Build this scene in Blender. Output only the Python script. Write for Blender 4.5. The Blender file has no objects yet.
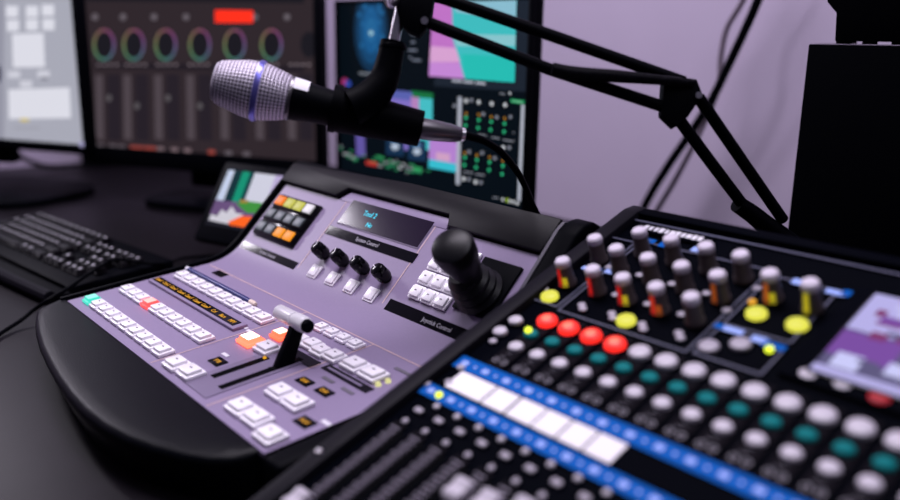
import bpy, bmesh, math, random
from mathutils import Vector, Matrix
random.seed(4)
PI = math.pi
V = Vector
col = bpy.context.scene.collection
# ------------------------------------------------------------------ camera frame (metres, desk top at z = 0)
CAM = V((1.05536719, -0.28495816, 0.36747429))
CR = V((0.6378002, 0.77002793, 0.01636725)); CU = V((-0.19593421, 0.141664, 0.97033041)); CF = V((-0.74486287, 0.62208383, -0.24122814))
FPX = 867.149
def ray(x, y): return CF + CR*((x-450)/FPX) - CU*((y-250)/FPX)
def at(x, y, depth): return CAM + ray(x, y)*depth
def hit(x, y, p0, n):
    d = ray(x, y); return CAM + d*((V(p0)-CAM).dot(n)/d.dot(n))
def frame(o, x, y):
    x = V(x).normalized(); y = V(y).normalized(); z = x.cross(y)
    m = Matrix((x, y, z)).transposed().to_4x4(); m.translation = V(o); return m
T = Matrix.Translation
def RX(a): return Matrix.Rotation(a, 4, 'X')
def RY(a): return Matrix.Rotation(a, 4, 'Y')
def RZ(a): return Matrix.Rotation(a, 4, 'Z')
TA, TB, HS, ZP = 0.1, 0.8037842, 0.2129811, 0.05
LOW = frame((0, 0, ZP), (1, 0, 0), (0, math.cos(TA), math.sin(TA)))
UPP = frame((0, HS*math.cos(TA), ZP+HS*math.sin(TA)), (1, 0, 0), (0, math.cos(TB), math.sin(TB)))
MIX = frame((0.58000635, 0.21773944, 0.139396), (0.99979354, 0.02031945, 0), (-0.01887972, 0.92895332, 0.36971515))

# ------------------------------------------------------------------ materials
def node_mat(name):
    m = bpy.data.materials.new(name); m.use_nodes = True
    return m, m.node_tree.nodes, m.node_tree.links, m.node_tree.nodes['Principled BSDF']
def mat(name, c, rough=.5, metal=0, emit=None, es=0, spec=None, noise=0, nscale=60, bump=0, coat=0, trans=0):
    m, N, L, b = node_mat(name)
    b.inputs['Base Color'].default_value = (*c, 1); b.inputs['Roughness'].default_value = rough; b.inputs['Metallic'].default_value = metal
    if spec is not None: b.inputs['Specular IOR Level'].default_value = spec
    if coat: b.inputs['Coat Weight'].default_value = coat; b.inputs['Coat Roughness'].default_value = .08
    if emit: b.inputs['Emission Color'].default_value = (*emit, 1); b.inputs['Emission Strength'].default_value = es
    if noise or bump:
        tc = N.new('ShaderNodeTexCoord'); t = N.new('ShaderNodeTexNoise'); t.inputs['Scale'].default_value = nscale; t.inputs['Detail'].default_value = 5
        L.new(tc.outputs['Object'], t.inputs['Vector'])
        if noise:
            r = N.new('ShaderNodeValToRGB'); r.color_ramp.elements[0].position = .3; r.color_ramp.elements[1].position = .7
            r.color_ramp.elements[0].color = (*[v*(1-noise) for v in c], 1); r.color_ramp.elements[1].color = (*[min(1, v*(1+noise)) for v in c], 1)
            L.new(t.outputs['Fac'], r.inputs['Fac']); L.new(r.outputs['Color'], b.inputs['Base Color'])
        if bump:
            bp = N.new('ShaderNodeBump'); bp.inputs['Strength'].default_value = bump; bp.inputs['Distance'].default_value = .001
            L.new(t.outputs['Fac'], bp.inputs['Height']); L.new(bp.outputs['Normal'], b.inputs['Normal'])
    return m
def glow(name, c, s=1.0): return mat(name, (0.01, 0.01, 0.01), .4, emit=c, es=s, spec=.2)
M = {}
M['plate'] = mat('lilac_grey_faceplate', (.250, .200, .320), .42, spec=.3, noise=.03, nscale=400)
M['plate2'] = mat('darker_lilac_plate', (.19, .155, .245), .45, spec=.3)
M['line'] = mat('tan_print', (.60, .42, .42), .5)
M['black'] = mat('satin_black_plastic', (.0012, .0015, .0028), .5, spec=.03, bump=.12, nscale=900)
M['leather'] = mat('black_soft_pad', (.0014, .0018, .0032), .36, spec=.08, bump=.25, nscale=700)
M['gloss'] = mat('gloss_black', (.002, .002, .003), .14, spec=.16, coat=.1)
M['rubber'] = mat('black_rubber', (.0010, .0012, .0022), .5, spec=.02)
M['strip'] = mat('black_label_strip', (.004, .004, .006), .06, spec=.12)
M['btn'] = mat('white_clear_button', (.93, .90, .96), .28, coat=.3)
M['btng'] = mat('grey_white_button', (.50, .465, .53), .4)
M['btnd'] = mat('dull_grey_button', (.34, .31, .37), .45)
M['btnmark'] = mat('button_marking', (.03, .03, .04), .5)
M['white'] = mat('white_print', (.75, .73, .80), .5)
M['whited'] = mat('grey_print', (.12, .11, .14), .5)
M['tbar'] = mat('light_grey_handle', (.90, .88, .92), .28)
M['trim'] = mat('silver_grey_trim', (.07, .065, .085), .45, metal=.3)
M['chrome'] = mat('polished_steel', (.85, .83, .87), .3, metal=1)
M['steel'] = mat('satin_nickel', (.16, .15, .165), .38, metal=1)
M['desk'] = mat('charcoal_desk', (.0065, .0052, .0075), .42, spec=.085, noise=.12, nscale=30, bump=.05)
M['wall'] = mat('lilac_grey_wall', (.49, .42, .56), .85, spec=.1, noise=.02, nscale=8)
M['floor'] = mat('dark_carpet', (.04, .038, .045), .95, noise=.3, nscale=200)
M['mixtop'] = mat('black_mixer_steel', (.0008, .0012, .0030), .6, spec=.010, bump=.1, nscale=900)
M['mixcheek'] = mat('dark_grey_cheek', (.006, .0055, .009), .5, spec=.06)
M['mixline'] = mat('slate_print_line', (.055, .058, .11), .5)
M['stripgrey'] = mat('dark_grey_channel_strip', (.0050, .0042, .0066), .6, spec=.02)
M['blue'] = mat('bright_blue_print', (.002, .095, .40), .5, spec=.03)
M['bluelt'] = mat('pale_blue_print', (.30, .42, .85), .5, spec=.2)
M['teal'] = mat('teal_button', (.002, .165, .17), .45, spec=.05)
M['paper'] = mat('white_label_tape', (.86, .83, .87), .7)
M['kbody'] = mat('knob_grey_body', (.060, .046, .050), .4, spec=.4)
M['kcap'] = mat('knob_light_cap', (.60, .55, .64), .34)
M['red'] = mat('red_pointer_glow', (.80, .02, .02), .35, emit=(.8, .015, .015), es=.35)  # faint glow put into the pointer colours to keep them vivid
M['redbtn'] = mat('dim_red_button', (.30, .003, .010), .4, spec=.2, emit=(.5, .0, .02), es=.15)
M['orange'] = mat('orange_pointer_glow', (.80, .20, .03), .4, emit=(.8, .16, .02), es=.2)  # orange pointer mark, small glow added to its colour
M['yellow'] = mat('yellow_pointer_glow', (.80, .70, .04), .4, emit=(.75, .62, .02), es=.35)  # yellow pointer mark, brightened by an added glow
M['key'] = mat('black_keycap', (.006, .0052, .0072), .36, spec=.08)
M['penblue'] = mat('navy_pen_plastic', (.014, .020, .13), .3, spec=.3)
M['penend'] = mat('cream_pen_end', (.75, .62, .52), .4)
M['cabinet'] = mat('black_cabinet_vinyl', (.0008, .0010, .0020), .7, spec=.02, bump=.2, nscale=500)
M['lcd'] = mat('dark_violet_display', (.012, .007, .020), .15, spec=.25)
M['bandblue'] = mat('violet_blue_ring', (.16, .15, .55), .3, metal=.6)
M['tag'] = mat('white_sticker', (.78, .76, .84), .45)
M['wallcable'] = mat('mauve_grey_cable', (.14, .11, .15), .5)
# lit things
M['Lred'] = glow('lit_red_button', (1.0, .022, .016), 1.5)
M['Lredhot'] = glow('lit_red_core', (1.0, .14, .09), 1.8)
M['Lcut'] = glow('lit_warm_button', (1.0, .12, .06), 3.2)
M['Lorange'] = glow('lit_orange_button', (1.0, .09, .04), 2.8)
M['Lprog'] = glow('lit_red_clear_button', (1.0, .07, .07), 1.7)
M['Lgreen'] = glow('lit_green_button', (.04, .62, .48), 1.3)
M['Lyel'] = glow('lit_yellow_button', (.74, .72, .07), 1.1)
M['Lled'] = glow('yellow_green_led', (.85, 1.0, .04), 1.6)
M['Lamb'] = glow('amber_led', (1.0, .46, .02), .8)
M['Lpado'] = glow('orange_pad_key', (1.0, .22, .01), .95)
M['Lpada'] = glow('amber_pad_key', (1.0, .32, .01), .95)
M['Lpady'] = glow('yellow_pad_key', (.62, .60, .10), .9)
M['Lpadw'] = mat('white_pad_key', (.50, .49, .50), .4, emit=(.5, .5, .5), es=.4)
M['padgrey'] = mat('dark_teal_pad_key', (.085, .105, .115), .4)
M['Lcyan'] = glow('cyan_digits', (.03, .72, 1.0), 1.2)
M['Lwarm'] = glow('cream_led', (.80, .76, .35), .9)
M['Lproghot'] = glow('lit_red_clear_core', (1.0, .45, .42), 1.6)
M['Lgrhot'] = glow('lit_green_core', (.30, .95, .80), 1.2)
M['Lcuthot'] = glow('lit_warm_core', (1.0, .80, .70), 4.0)
M['Lorhot'] = glow('lit_orange_core', (1.0, .55, .42), 3.0)
M['whitet'] = mat('small_grey_lettering', (.42, .40, .46), .5)
M['scale'] = mat('fader_scale_print', (.20, .175, .235), .5)
M['boot'] = mat('ribbed_rubber', (.0030, .0032, .0050), .38, spec=.22)
M['hood'] = mat('black_hood_sheen', (.0040, .0038, .0056), .45, spec=.12, bump=.12, nscale=900)
def scr(name, c, s=1.0):
    k = 'S_'+name
    if k not in M: M[k] = mat('screen_'+name, (0, 0, 0), .35, emit=c, es=s, spec=.03)
    return k
def grille_mat():
    m, N, L, b = node_mat('woven_mic_grille')
    tc = N.new('ShaderNodeTexCoord'); sx = N.new('ShaderNodeSeparateXYZ'); L.new(tc.outputs['Object'], sx.inputs[0])
    def mt(op, a, b_=None):
        n = N.new('ShaderNodeMath'); n.operation = op
        for i, v in enumerate((a, b_)):
            if v is None: continue
            if isinstance(v, (int, float)): n.inputs[i].default_value = v
            else: L.new(v, n.inputs[i])
        return n.outputs[0]
    ang = mt('ARCTAN2', sx.outputs[1], sx.outputs[0])
    A = mt('MULTIPLY', ang, 23.0); Z = mt('MULTIPLY', sx.outputs[2], 960.0)
    s1 = mt('SINE', mt('ADD', A, Z)); s2 = mt('SINE', mt('SUBTRACT', A, Z))
    h = mt('ADD', mt('MULTIPLY', mt('MULTIPLY', s1, s2), .5), .5)
    r = N.new('ShaderNodeValToRGB'); r.color_ramp.elements[0].position = .34; r.color_ramp.elements[1].position = .60
    r.color_ramp.elements[0].color = (.04, .034, .052, 1); r.color_ramp.elements[1].color = (.66, .60, .72, 1)
    L.new(h, r.inputs['Fac']); L.new(r.outputs['Color'], b.inputs['Base Color'])
    b.inputs['Metallic'].default_value = .35; b.inputs['Roughness'].default_value = .4
    bp = N.new('ShaderNodeBump'); bp.inputs['Strength'].default_value = .6; bp.inputs['Distance'].default_value = .0012
    L.new(h, bp.inputs['Height']); L.new(bp.outputs['Normal'], b.inputs['Normal'])
    return m
M['grille'] = grille_mat()
def braid_mat():
    m, N, L, b = node_mat('braided_sleeve')
    tc = N.new('ShaderNodeTexCoord'); w = N.new('ShaderNodeTexVoronoi'); w.inputs['Scale'].default_value = 500
    L.new(tc.outputs['Object'], w.inputs['Vector'])
    r = N.new('ShaderNodeValToRGB'); r.color_ramp.elements[0].color = (.009, .009, .012, 1); r.color_ramp.elements[1].color = (.0015, .0015, .003, 1)
    r.color_ramp.elements[0].position = .1; r.color_ramp.elements[1].position = .6
    L.new(w.outputs['Distance'], r.inputs['Fac']); L.new(r.outputs['Color'], b.inputs['Base Color']); b.inputs['Roughness'].default_value = .5; b.inputs['Specular IOR Level'].default_value = .05
    return m
M['braid'] = braid_mat()

# ------------------------------------------------------------------ mesh helpers
I4 = Matrix.Identity(4)
class MB:
    def __init__(s): s.bm = bmesh.new(); s.mats = []
    def _mi(s, k):
        if k not in s.mats: s.mats.append(k)
        return s.mats.index(k)
    def _merge(s, b, k, m):
        b.transform(m); i = s._mi(k)
        for f in b.faces: f.material_index = i
        me = bpy.data.meshes.new('tmp'); b.to_mesh(me); b.free(); s.bm.from_mesh(me); bpy.data.meshes.remove(me)
    def box(s, k, c, d, m=I4, bev=0, seg=2):
        b = bmesh.new(); bmesh.ops.create_cube(b, size=1)
        for v in b.verts: v.co = V((v.co.x*d[0]+c[0], v.co.y*d[1]+c[1], v.co.z*d[2]+c[2]))
        if bev: bmesh.ops.bevel(b, geom=list(b.edges), offset=bev, segments=seg, affect='EDGES', profile=.5)
        s._merge(b, k, m); return s
    def lathe(s, k, prof, m=I4, seg=24, ang=None, a0=0):
        b = bmesh.new(); rings = []; full = ang is None; n = seg if full else seg+1
        for r, z in prof:
            if r < 1e-7 and full: rings.append([b.verts.new((0, 0, z))]*n)
            else: rings.append([b.verts.new((r*math.cos(a0+(2*PI if full else ang)*i/seg), r*math.sin(a0+(2*PI if full else ang)*i/seg), z)) for i in range(n)])
        for A, B in zip(rings, rings[1:]):
            for i in range(seg):
                j = (i+1) % n
                q = []
                for v in (A[i], A[j], B[j], B[i]):
                    if v not in q: q.append(v)
                if len(q) > 2: b.faces.new(q)
        bmesh.ops.recalc_face_normals(b, faces=list(b.faces)); s._merge(b, k, m); return s
    def cyl(s, k, p, q, r, r2=None, seg=16):
        p, q = V(p), V(q); d = q-p; m = d.to_track_quat('Z', 'Y').to_matrix().to_4x4(); m.translation = p; L = d.length; r2 = r if r2 is None else r2
        return s.lathe(k, [(0, 0), (r, 0), (r2, L), (0, L)], m, seg)
    def prism(s, k, poly, z0, z1, m=I4, bev=0, seg=2):
        b = bmesh.new(); a = [b.verts.new((x, y, z0)) for x, y in poly]; c = [b.verts.new((x, y, z1)) for x, y in poly]; n = len(poly)
        b.faces.new(a[::-1]); b.faces.new(c)
        for i in range(n): b.faces.new((a[i], a[(i+1) % n], c[(i+1) % n], c[i]))
        bmesh.ops.recalc_face_normals(b, faces=list(b.faces))
        if bev: bmesh.ops.bevel(b, geom=list(b.edges), offset=bev, segments=seg, affect='EDGES', profile=.5)
        s._merge(b, k, m); return s
    def quad(s, k, pts, m=I4):
        b = bmesh.new(); b.faces.new([b.verts.new(V(p)) for p in pts]); s._merge(b, k, m); return s
    def rect(s, k, x0, y0, x1, y1, z, m=I4): return s.quad(k, [(x0, y0, z), (x1, y0, z), (x1, y1, z), (x0, y1, z)], m)
    def tube(s, k, pts, r, seg=10, sub=6, caps=True, m=I4, square=False):
        pts = [V(p) for p in pts]; P = []
        rr = r if isinstance(r, (list, tuple)) else [r]*len(pts); RR = []
        if sub > 1 and len(pts) > 2:
            for i in range(len(pts)-1):
                p0, p1, p2, p3 = pts[max(i-1, 0)], pts[i], pts[i+1], pts[min(i+2, len(pts)-1)]
                for j in range(sub):
                    t = j/sub
                    P.append(.5*((2*p1)+(p2-p0)*t+(2*p0-5*p1+4*p2-p3)*t*t+(3*p1-p0-3*p2+p3)*t**3)); RR.append(rr[i]*(1-t)+rr[i+1]*t)
            P.append(pts[-1]); RR.append(rr[-1])
        else: P, RR = pts, rr
        b = bmesh.new(); rings = []; nrm = None
        for i, p in enumerate(P):
            d = (P[min(i+1, len(P)-1)]-P[max(i-1, 0)]).normalized()
            if nrm is None: nrm = d.orthogonal().normalized() if abs(d.z) > .99 else d.cross(V((0, 0, 1))).normalized()
            nrm = (nrm-d*nrm.dot(d)).normalized(); bi = d.cross(nrm)
            rings.append([b.verts.new(p+(nrm*math.cos(2*PI*(q+.5*square)/seg)+bi*math.sin(2*PI*(q+.5*square)/seg))*RR[i]) for q in range(seg)])
        for A, B in zip(rings, rings[1:]):
            for q in range(seg): b.faces.new((A[q], A[(q+1) % seg], B[(q+1) % seg], B[q]))
        if caps: b.faces.new(rings[0][::-1]); b.faces.new(rings[-1])
        bmesh.ops.recalc_face_normals(b, faces=list(b.faces)); s._merge(b, k, m); return s
    def grid(s, k, rows, m=I4):
        b = bmesh.new(); R = [[b.verts.new(V(p)) for p in r] for r in rows]
        for A, B in zip(R, R[1:]):
            for i in range(len(A)-1): b.faces.new((A[i], A[i+1], B[i+1], B[i]))
        bmesh.ops.remove_doubles(b, verts=list(b.verts), dist=1e-6)
        bmesh.ops.recalc_face_normals(b, faces=list(b.faces)); s._merge(b, k, m); return s
    def text(s, k, body, size, m, align='LEFT', thick=.0002):
        c = bpy.data.curves.new('txt', 'FONT'); c.body = body; c.size = size; c.align_x = align; c.extrude = thick/2; c.resolution_u = 2
        o = bpy.data.objects.new('txt', c); col.objects.link(o); dg = bpy.context.evaluated_depsgraph_get(); dg.update()
        me = bpy.data.meshes.new_from_object(o.evaluated_get(dg)); bpy.data.objects.remove(o); bpy.data.curves.remove(c)
        b = bmesh.new(); b.from_mesh(me); bpy.data.meshes.remove(me); s._merge(b, k, m); return s
    def mesh(s, name, ang=.6):
        me = bpy.data.meshes.new(name); s.bm.to_mesh(me); s.bm.free()
        for k in s.mats: me.materials.append(M[k])
        for p in me.polygons: p.use_smooth = True
        try: me.set_sharp_from_angle(angle=ang)
        except Exception: pass
        return me
WM = {}
def put(name, me, parent=None, m=I4):
    if isinstance(me, MB): me = me.mesh(name)
    o = bpy.data.objects.new(name, me); col.objects.link(o); WM[o.name] = m.copy()
    if parent is not None: o.parent = parent; o.matrix_basis = WM[parent.name].inverted() @ m
    else: o.matrix_basis = m
    return o
def tag(o, label, cat, group=None):
    o['label'] = label; o['category'] = cat
    if group: o['group'] = group
    return o
def thing(name, loc, label, cat, group=None): return tag(put(name, None, None, T(V(loc))), label, cat, group)
def structure(o): o['kind'] = 'structure'; return o

# ------------------------------------------------------------------ the room
structure(put('floor', MB().box('floor', (0, 0, -.77), (6, 6, .06)).mesh('floor')))
structure(put('wall_back', MB().box('wall', (.75, 1.20, .63), (4.6, .10, 2.8)).mesh('wall_back')))
structure(put('wall_left', MB().box('wall', (-1.55, -.90, .63), (.10, 4.2, 2.8)).mesh('wall_left')))
dk = thing('desk', (.3, .35, -.74), 'wide charcoal desk carrying the monitors, keyboard and both control consoles', 'desk')
put('desk_top', MB().box('desk', (.35, .29, -.0151), (3.66, 1.48, .03), bev=.003), dk)
put('added_dark_panel', MB().box('cabinet', (-1.43, .74, .085), (.02, .56, .17), bev=.002), dk)  # added black sheet, covers the pale wall below the middle monitor
for x, y in ((-1.4, -.38), (2.1, -.38), (-1.4, .96), (2.1, .96)): put('leg', MB().box('black', (x, y, -.385), (.05, .05, .71)), dk)

# ------------------------------------------------------------------ video switcher panel
sw = thing('video_switcher', (.25, .15, 0), 'lilac-grey video switcher console with white buttons, T-bar lever and joystick', 'video switcher')
ca, sa, cb, sb = math.cos(TA), math.sin(TA), math.cos(TB), math.sin(TB)
hy, hz = HS*ca, ZP+HS*sa
def up2(t, h=0): return (hy+t*cb-h*sb, hz+t*sb+h*cb)
YZX = frame((0, 0, 0), (0, 1, 0), (0, 0, 1))     # local x,y,z -> world Y,Z,X
def bend_profile(off):
    r = .03; pts = []
    a0 = (hy-r*ca, hz-r*sa); a1 = (hy+r*cb, hz+r*sb)
    for i in range(7):
        t = i/6; x = (1-t)**2*a0[0]+2*t*(1-t)*hy+t*t*a1[0]; z = (1-t)**2*a0[1]+2*t*(1-t)*hz+t*t*a1[1]; pts.append((x, z))
    return pts
top = [(-.001, ZP-.0035)]+[(y, z-.0035) for y, z in bend_profile(0)]
back = [up2(.125, -.004), up2(.150, -.004), up2(.151, .003), up2(.166, .0025), up2(.171, -.004), up2(.176, -.016)]
back += [(hy+.150, .150), (hy+.155, .01), (hy+.145, 0.002), (.01, 0.002), (-.001, .02)]
put('housing', MB().prism('black', top+back, -.013, .495, YZX, bev=.0015), sw)
# left rim and right cheek
rim = [(-.004, ZP+.0015)]+[(y-.002, z+.0025) for y, z in bend_profile(0)]+[up2(.12, .004), up2(.16, .003), up2(.168, -.006), (hy+.14, .10), (hy+.14, .003), (-.004, .003)]
put('side_rim', MB().prism('black', rim, -.016, -.0105, YZX, bev=.001), sw)
chk = [(-.004, ZP+.001)]+[(y-.002, z+.002) for y, z in bend_profile(0)]+[up2(.12, .004), up2(.155, .007), up2(.168, .004), up2(.178, -.004), up2(.182, -.018), (hy+.155, .14), (hy+.155, .003), (-.004, .003)]
put('side_cheek', MB().prism('black', chk, .4985, .523, YZX, bev=.004, seg=3), sw)
tr = [up2(.02, 0), up2(.155, .006), up2(.166, .004), up2(.172, -.004), up2(.10, -.01), up2(.02, -.01)]
put('side_trim', MB().prism('trim', tr, .4945, .4985, YZX), sw)
# faceplate: folded sheet, with the raised tongue around the display
bp = bend_profile(0); rows = []
for x in (0, .494):
    rows.append([(x, 0, ZP-.006), (x, 0, ZP)]+[(x, y, z) for y, z in bp]+[(x, *up2(.1265)), (x, *up2(.1265, -.004))])
mb = MB().grid('plate', rows)
mb.prism('plate', [(.135, .126), (.150, .1405), (.343, .1405), (.349, .126)], -.003, .0010, UPP, bev=.0012)
fp = put('faceplate', mb, sw); fp['label'] = 'folded lilac-grey metal front plate'
# black back hood surface above the faceplate
put('hood', MB().prism('hood', [(-.010, .1285), (.131, .1285), (.146, .1425), (.345, .1425), (.354, .1285), (.494, .1285), (.494, .1675), (.25, .1690), (-.010, .1590)], -.003, .0065, UPP, bev=.0012), sw)
# wrist rest: bowed front
ws = [(-.015, .004), (-.014, .018), (-.009, .029), (.0, .036), (.03, .045), (.07, .055), (.12, .0645), (.17, .0715), (.22, .077), (.27, .0805), (.31, .081), (.35, .078), (.385, .0715), (.416, .061), (.443, .048), (.462, .0355), (.475, .024), (.482, .012), (.484, .004)]
rows = []
for x, d in ws:
    u = .014*min(1, d/.04)
    rows.append([(x, -.0005, .002), (x, -.0005, ZP-.001), (x, -.35*d, ZP-.0018), (x, -.75*d, ZP-.0045), (x, -.90*d, ZP-.0060), (x, -.975*d, ZP-.0078), (x, -1.0*d, ZP-.0120), (x, -1.0*d+u*.3, .026), (x, -d+u*.75, .010), (x, -d+u, .001), (x, -.0005, .001)])
mb = MB().grid('leather', rows)
for r in (rows[0], rows[-1]): mb.quad('leather', r[:-1])
put('wrist_rest', mb.mesh('wrist_rest', .9), sw)['label'] = 'bowed black padded wrist rest'
# printed lines
mb = MB()
def ln(x0, y0, x1, y1, P, w=.0014, h=.0004, k='line'):
    d = V((x1-x0, y1-y0)); n = V((-d.y, d.x)).normalized()*w/2
    mb.quad(k, [(x0-n.x, y0-n.y, h), (x1-n.x, y1-n.y, h), (x1+n.x, y1+n.y, h), (x0+n.x, y0+n.y, h)], P)
ln(.010, .1795, .494, .1795, LOW); ln(.257, .002, .257, .1795, LOW); ln(.3852, .002, .3852, .1795, LOW)
for a in ((.1525, .0095, .3305, .0095), (.1525, .0095, .1525, .128), (.3305, .0095, .3305, .128)): ln(*a, UPP)
put('printed_lines', mb, sw)
mb = MB()
mb.box('plate2', (.346, .060, .0004), (.050, .105, .0008), LOW)
mb.box('rubber', (.3348, .060, .0006), (.0085, .058, .0014), LOW); mb.box('rubber', (.3618, .068, .0006), (.0085, .085, .0014), LOW)
put('lever_slot_plate', mb, sw)
# clear push buttons: cap with bevelled crown on a shallow skirt
def cap_mesh(name, w, d, h, k, mark=True, hot=None):
    b = MB(); b.box(k, (0, 0, h*.28), (w, d, h*.56), bev=.0012)
    b.prism(k, [(-w*.40, -d*.36), (w*.40, -d*.36), (w*.40, d*.36), (-w*.40, d*.36)], h*.4, h, bev=.0012)
    if mark: b.box('whited', (0, d*.06, h+.0001), (w*.16, d*.07, .0003))
    return b.mesh(name)
big = cap_mesh('push_button', .0212, .0185, .0072, 'btn'); sml = cap_mesh('push_button', .0125, .0125, .0055, 'btn'); mid = cap_mesh('push_button', .0165, .0150, .0062, 'btn'); wide = cap_mesh('push_button', .026, .0215, .0075, 'btn')
def lit(w, d, h, k, core=None):
    b = MB(); b.box(k, (0, 0, h*.28), (w, d, h*.56), bev=.0012)
    b.prism(k, [(-w*.40, -d*.36), (w*.40, -d*.36), (w*.40, d*.36), (-w*.40, d*.36)], h*.4, h, bev=.0012)
    if core: b.box(core, (0, 0, h+.0001), (w*.66, d*.6, .0003))
    return b.mesh('push_button')
def button(me, x, y, P=LOW, label=None):
    o = put('push_button', me, sw, P @ T(V((x, y, .0002))))
    if label: o['label'] = label
    return o
litg = lit(.0212, .0185, .0072, 'Lgreen', 'Lgrhot'); litp = lit(.0212, .0185, .0072, 'Lprog', 'Lproghot')
for i in range(10):
    x = .0300+.0237*i
    button(litg if i == 0 else big, x, .0205, LOW, 'lit green push button' if i == 0 else None)
    button(litp if i == 3 else big, x-.002, .0645, LOW, 'lit red push button' if i == 3 else None)
    button(big, x, .1335)
for x, y in ((.2845, .0175), (.314, .0190)): button(wide, x, y)
button(lit(.026, .0215, .0075, 'Lcut', 'Lcuthot'), .287, .0955, LOW, 'brightly lit warm white push button'); button(wide, .3185, .0975)
button(lit(.0212, .0185, .0072, 'Lorange', 'Lorhot'), .2985, .1245, LOW, 'lit orange push button')
for i in range(4): button(mid, .3125+.0212*i, .164)
for i in range(4): button(big, .3255+.0200*i, .1335 if i % 2 else .131)
for x, y in ((.416, .1365), (.4455, .1368), (.4145, .0205), (.4425, .0210), (.4145, .0590), (.4428, .0592), (.4765, .0150)): button(wide, x, y)
# small amber text windows and labels
def window(x, y, w, h, txt, P=LOW, size=.006):
    b = MB(); b.box('strip', (0, 0, .0005), (w, h, .0012), bev=.0003)
    b.text('Lamb', txt, size, T(V((0, -size*.35, .0013))), 'CENTER'); return put('indicator_window', b, sw, P @ T(V((x, y, 0))))
window(.3055, .0503, .020, .013, 'FTB'); window(.4076, .0874, .020, .011, 'DSK'); window(.4385, .0890, .020, .011, 'DSK'); window(.4740, .0480, .020, .013, 'AUX')
b = MB(); b.box('strip', (.3535, .1125, .0005), (.062, .013, .0012), LOW); b.box('strip', (.430, .1180, .0004), (.074, .0100, .0008), LOW); b.box('plate2', (.426, .1180, .0006), (.056, .0028, .0009), LOW)
put('section_label', b, sw)
for x, y, w in ((.2955, .063, .012), (.420, .1045, .018), (.452, .1045, .018), (.488, .060, .012), (.460, .162, .030), (.244, .110, .012), (.258, .1085, .010)): put('printed_caption', MB().box('whited' if w > .015 else 'white', (x, y, .0004), (w, .004, .0004), LOW), sw)
for x, y in ((.4630, .1300), (.4640, .1400)): put('indicator_light', MB().lathe('Lwarm', [(0, .004), (.0022, .0032), (.003, 0), (0, 0)], LOW @ T(V((x, y, 0))), 12), sw)
put('indicator_light', MB().lathe('Lamb', [(0, .0025), (.0015, .002), (.002, 0), (0, 0)], LOW @ T(V((.3350, .0855, .001))), 12), sw)
# source name strip
b = MB(); b.box('plate', (.128, .1045, .0018), (.236, .018, .0040), LOW, bev=.0012); b.box('strip', (.1275, .1045, .0040), (.222, .0105, .0010), LOW)
for i, t in enumerate(('Cam1', 'Cam2', 'Cam3', 'Cam4', 'Cam5', 'Cam6', 'Cam7', 'Col', 'Bars', 'MP1')): b.text('Lamb', t, .0074, LOW @ T(V((.0265+.0224*i, .1018, .0047))), 'CENTER')
put('source_name_display', b, sw)['label'] = 'narrow black display strip with amber source names'
put('sensor_window', MB().box('strip', (.054, .172, .0004), (.026, .011, .001), LOW), sw)
# T-bar
tb = put('t_bar', MB().box('black', (0, 0, -.002), (.0090, .026, .006), bev=.001), sw, T(V((.3618, .0890, .0590))))
b = MB(); A0 = V((.3618, .089, .058)); A1 = V((.3618, .1075, .0985))
q = (A1-A0).to_track_quat('Z', 'X').to_matrix().to_4x4()
b.prism('black', [(.0790, .056), (.0985, .058), (.1130, .0955), (.1020, .1005)], .3572, .3664, YZX, bev=.001)
put('lever', b, tb)
hm = frame((.3618, .1068, .1005), (0, 1, 0), (0, 0, 1))
b = MB(); b.lathe('tbar', [(0, -.037), (.0060, -.037), (.0076, -.0345), (.0076, -.0050), (.0058, -.0046), (.0058, -.003)], hm, 20); b.lathe('tbar', [(.0058, -.003), (.0080, -.0026), (.0080, .0140), (.0068, .0165), (0, .0165)], hm, 20)
b.lathe('black', [(.0062, .0160), (.0062, .0205), (.0048, .0220), (0, .0222)], hm, 20)
put('handle', b, tb)['label'] = 'pale grey cylindrical grip'
# pen is a thing of its own (below)
# display
b = MB(); b.prism('lcd', [(.1650, .0960), (.3255, .0960), (.3255, .1305), (.1650, .1305)], .0002, .0014, UPP)
b.text('Lcyan', 'Tool 2', .0098, UPP @ T(V((.2010, .1142, .0015)))); b.text('Lcyan', 'No', .0090, UPP @ T(V((.2195, .1010, .0015))))
b2 = MB(); b2.prism('plate2', [(.1635, .0945), (.3270, .0945), (.3270, .1320), (.1635, .1320)], .0001, .0008, UPP)
put('display_surround', b2, sw)
put('display', b, sw)['label'] = 'dark status display with two cyan words'
def strip(x0, x1, y, h, txt, tx, size):
    b = MB(); b.box('strip', ((x0+x1)/2, y, .0005), (x1-x0, h, .0012), UPP); b.text('whitet', txt, size, UPP @ T(V((tx, y-size*.33, .0012)))); return put('name_strip', b, sw)
strip(.003, .147, .0236, .0108, 'System Control', .0560, .0062)
strip(.155, .3335, .0830, .0118, 'System Control', .2190, .0072)
strip(.3391, .494, .0235, .0145, 'Joystick Control', .4005, .0068)
# rotary knobs and their keys
b = MB(); b.lathe('gloss', [(0, 0), (.0060, 0), (.0060, .003), (.0078, .0035), (.0086, .007), (.0083, .0185), (.0072, .0208), (.005, .0216), (0, .0218)], I4, 28); b.box('white', (0, .0045, .0218), (.0010, .005, .0003))
kn = b.mesh('rotary_knob'); sqr = cap_mesh('push_button', .0190, .0180, .0045, 'btn', False)
for i in range(4):
    put('rotary_knob', kn, sw, UPP @ T(V((.1885+.0416*i, .0500, .0002))) @ RZ(.4*i)); button(sqr, .1895+.0394*i, .0262, UPP)
kpm = cap_mesh('keypad', .0195, .0165, .0062, 'btn')
for r in range(4):
    for c in range(3):
        button(kpm, .3712+.0208*c, .0472+.0183*r, UPP)
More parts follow.
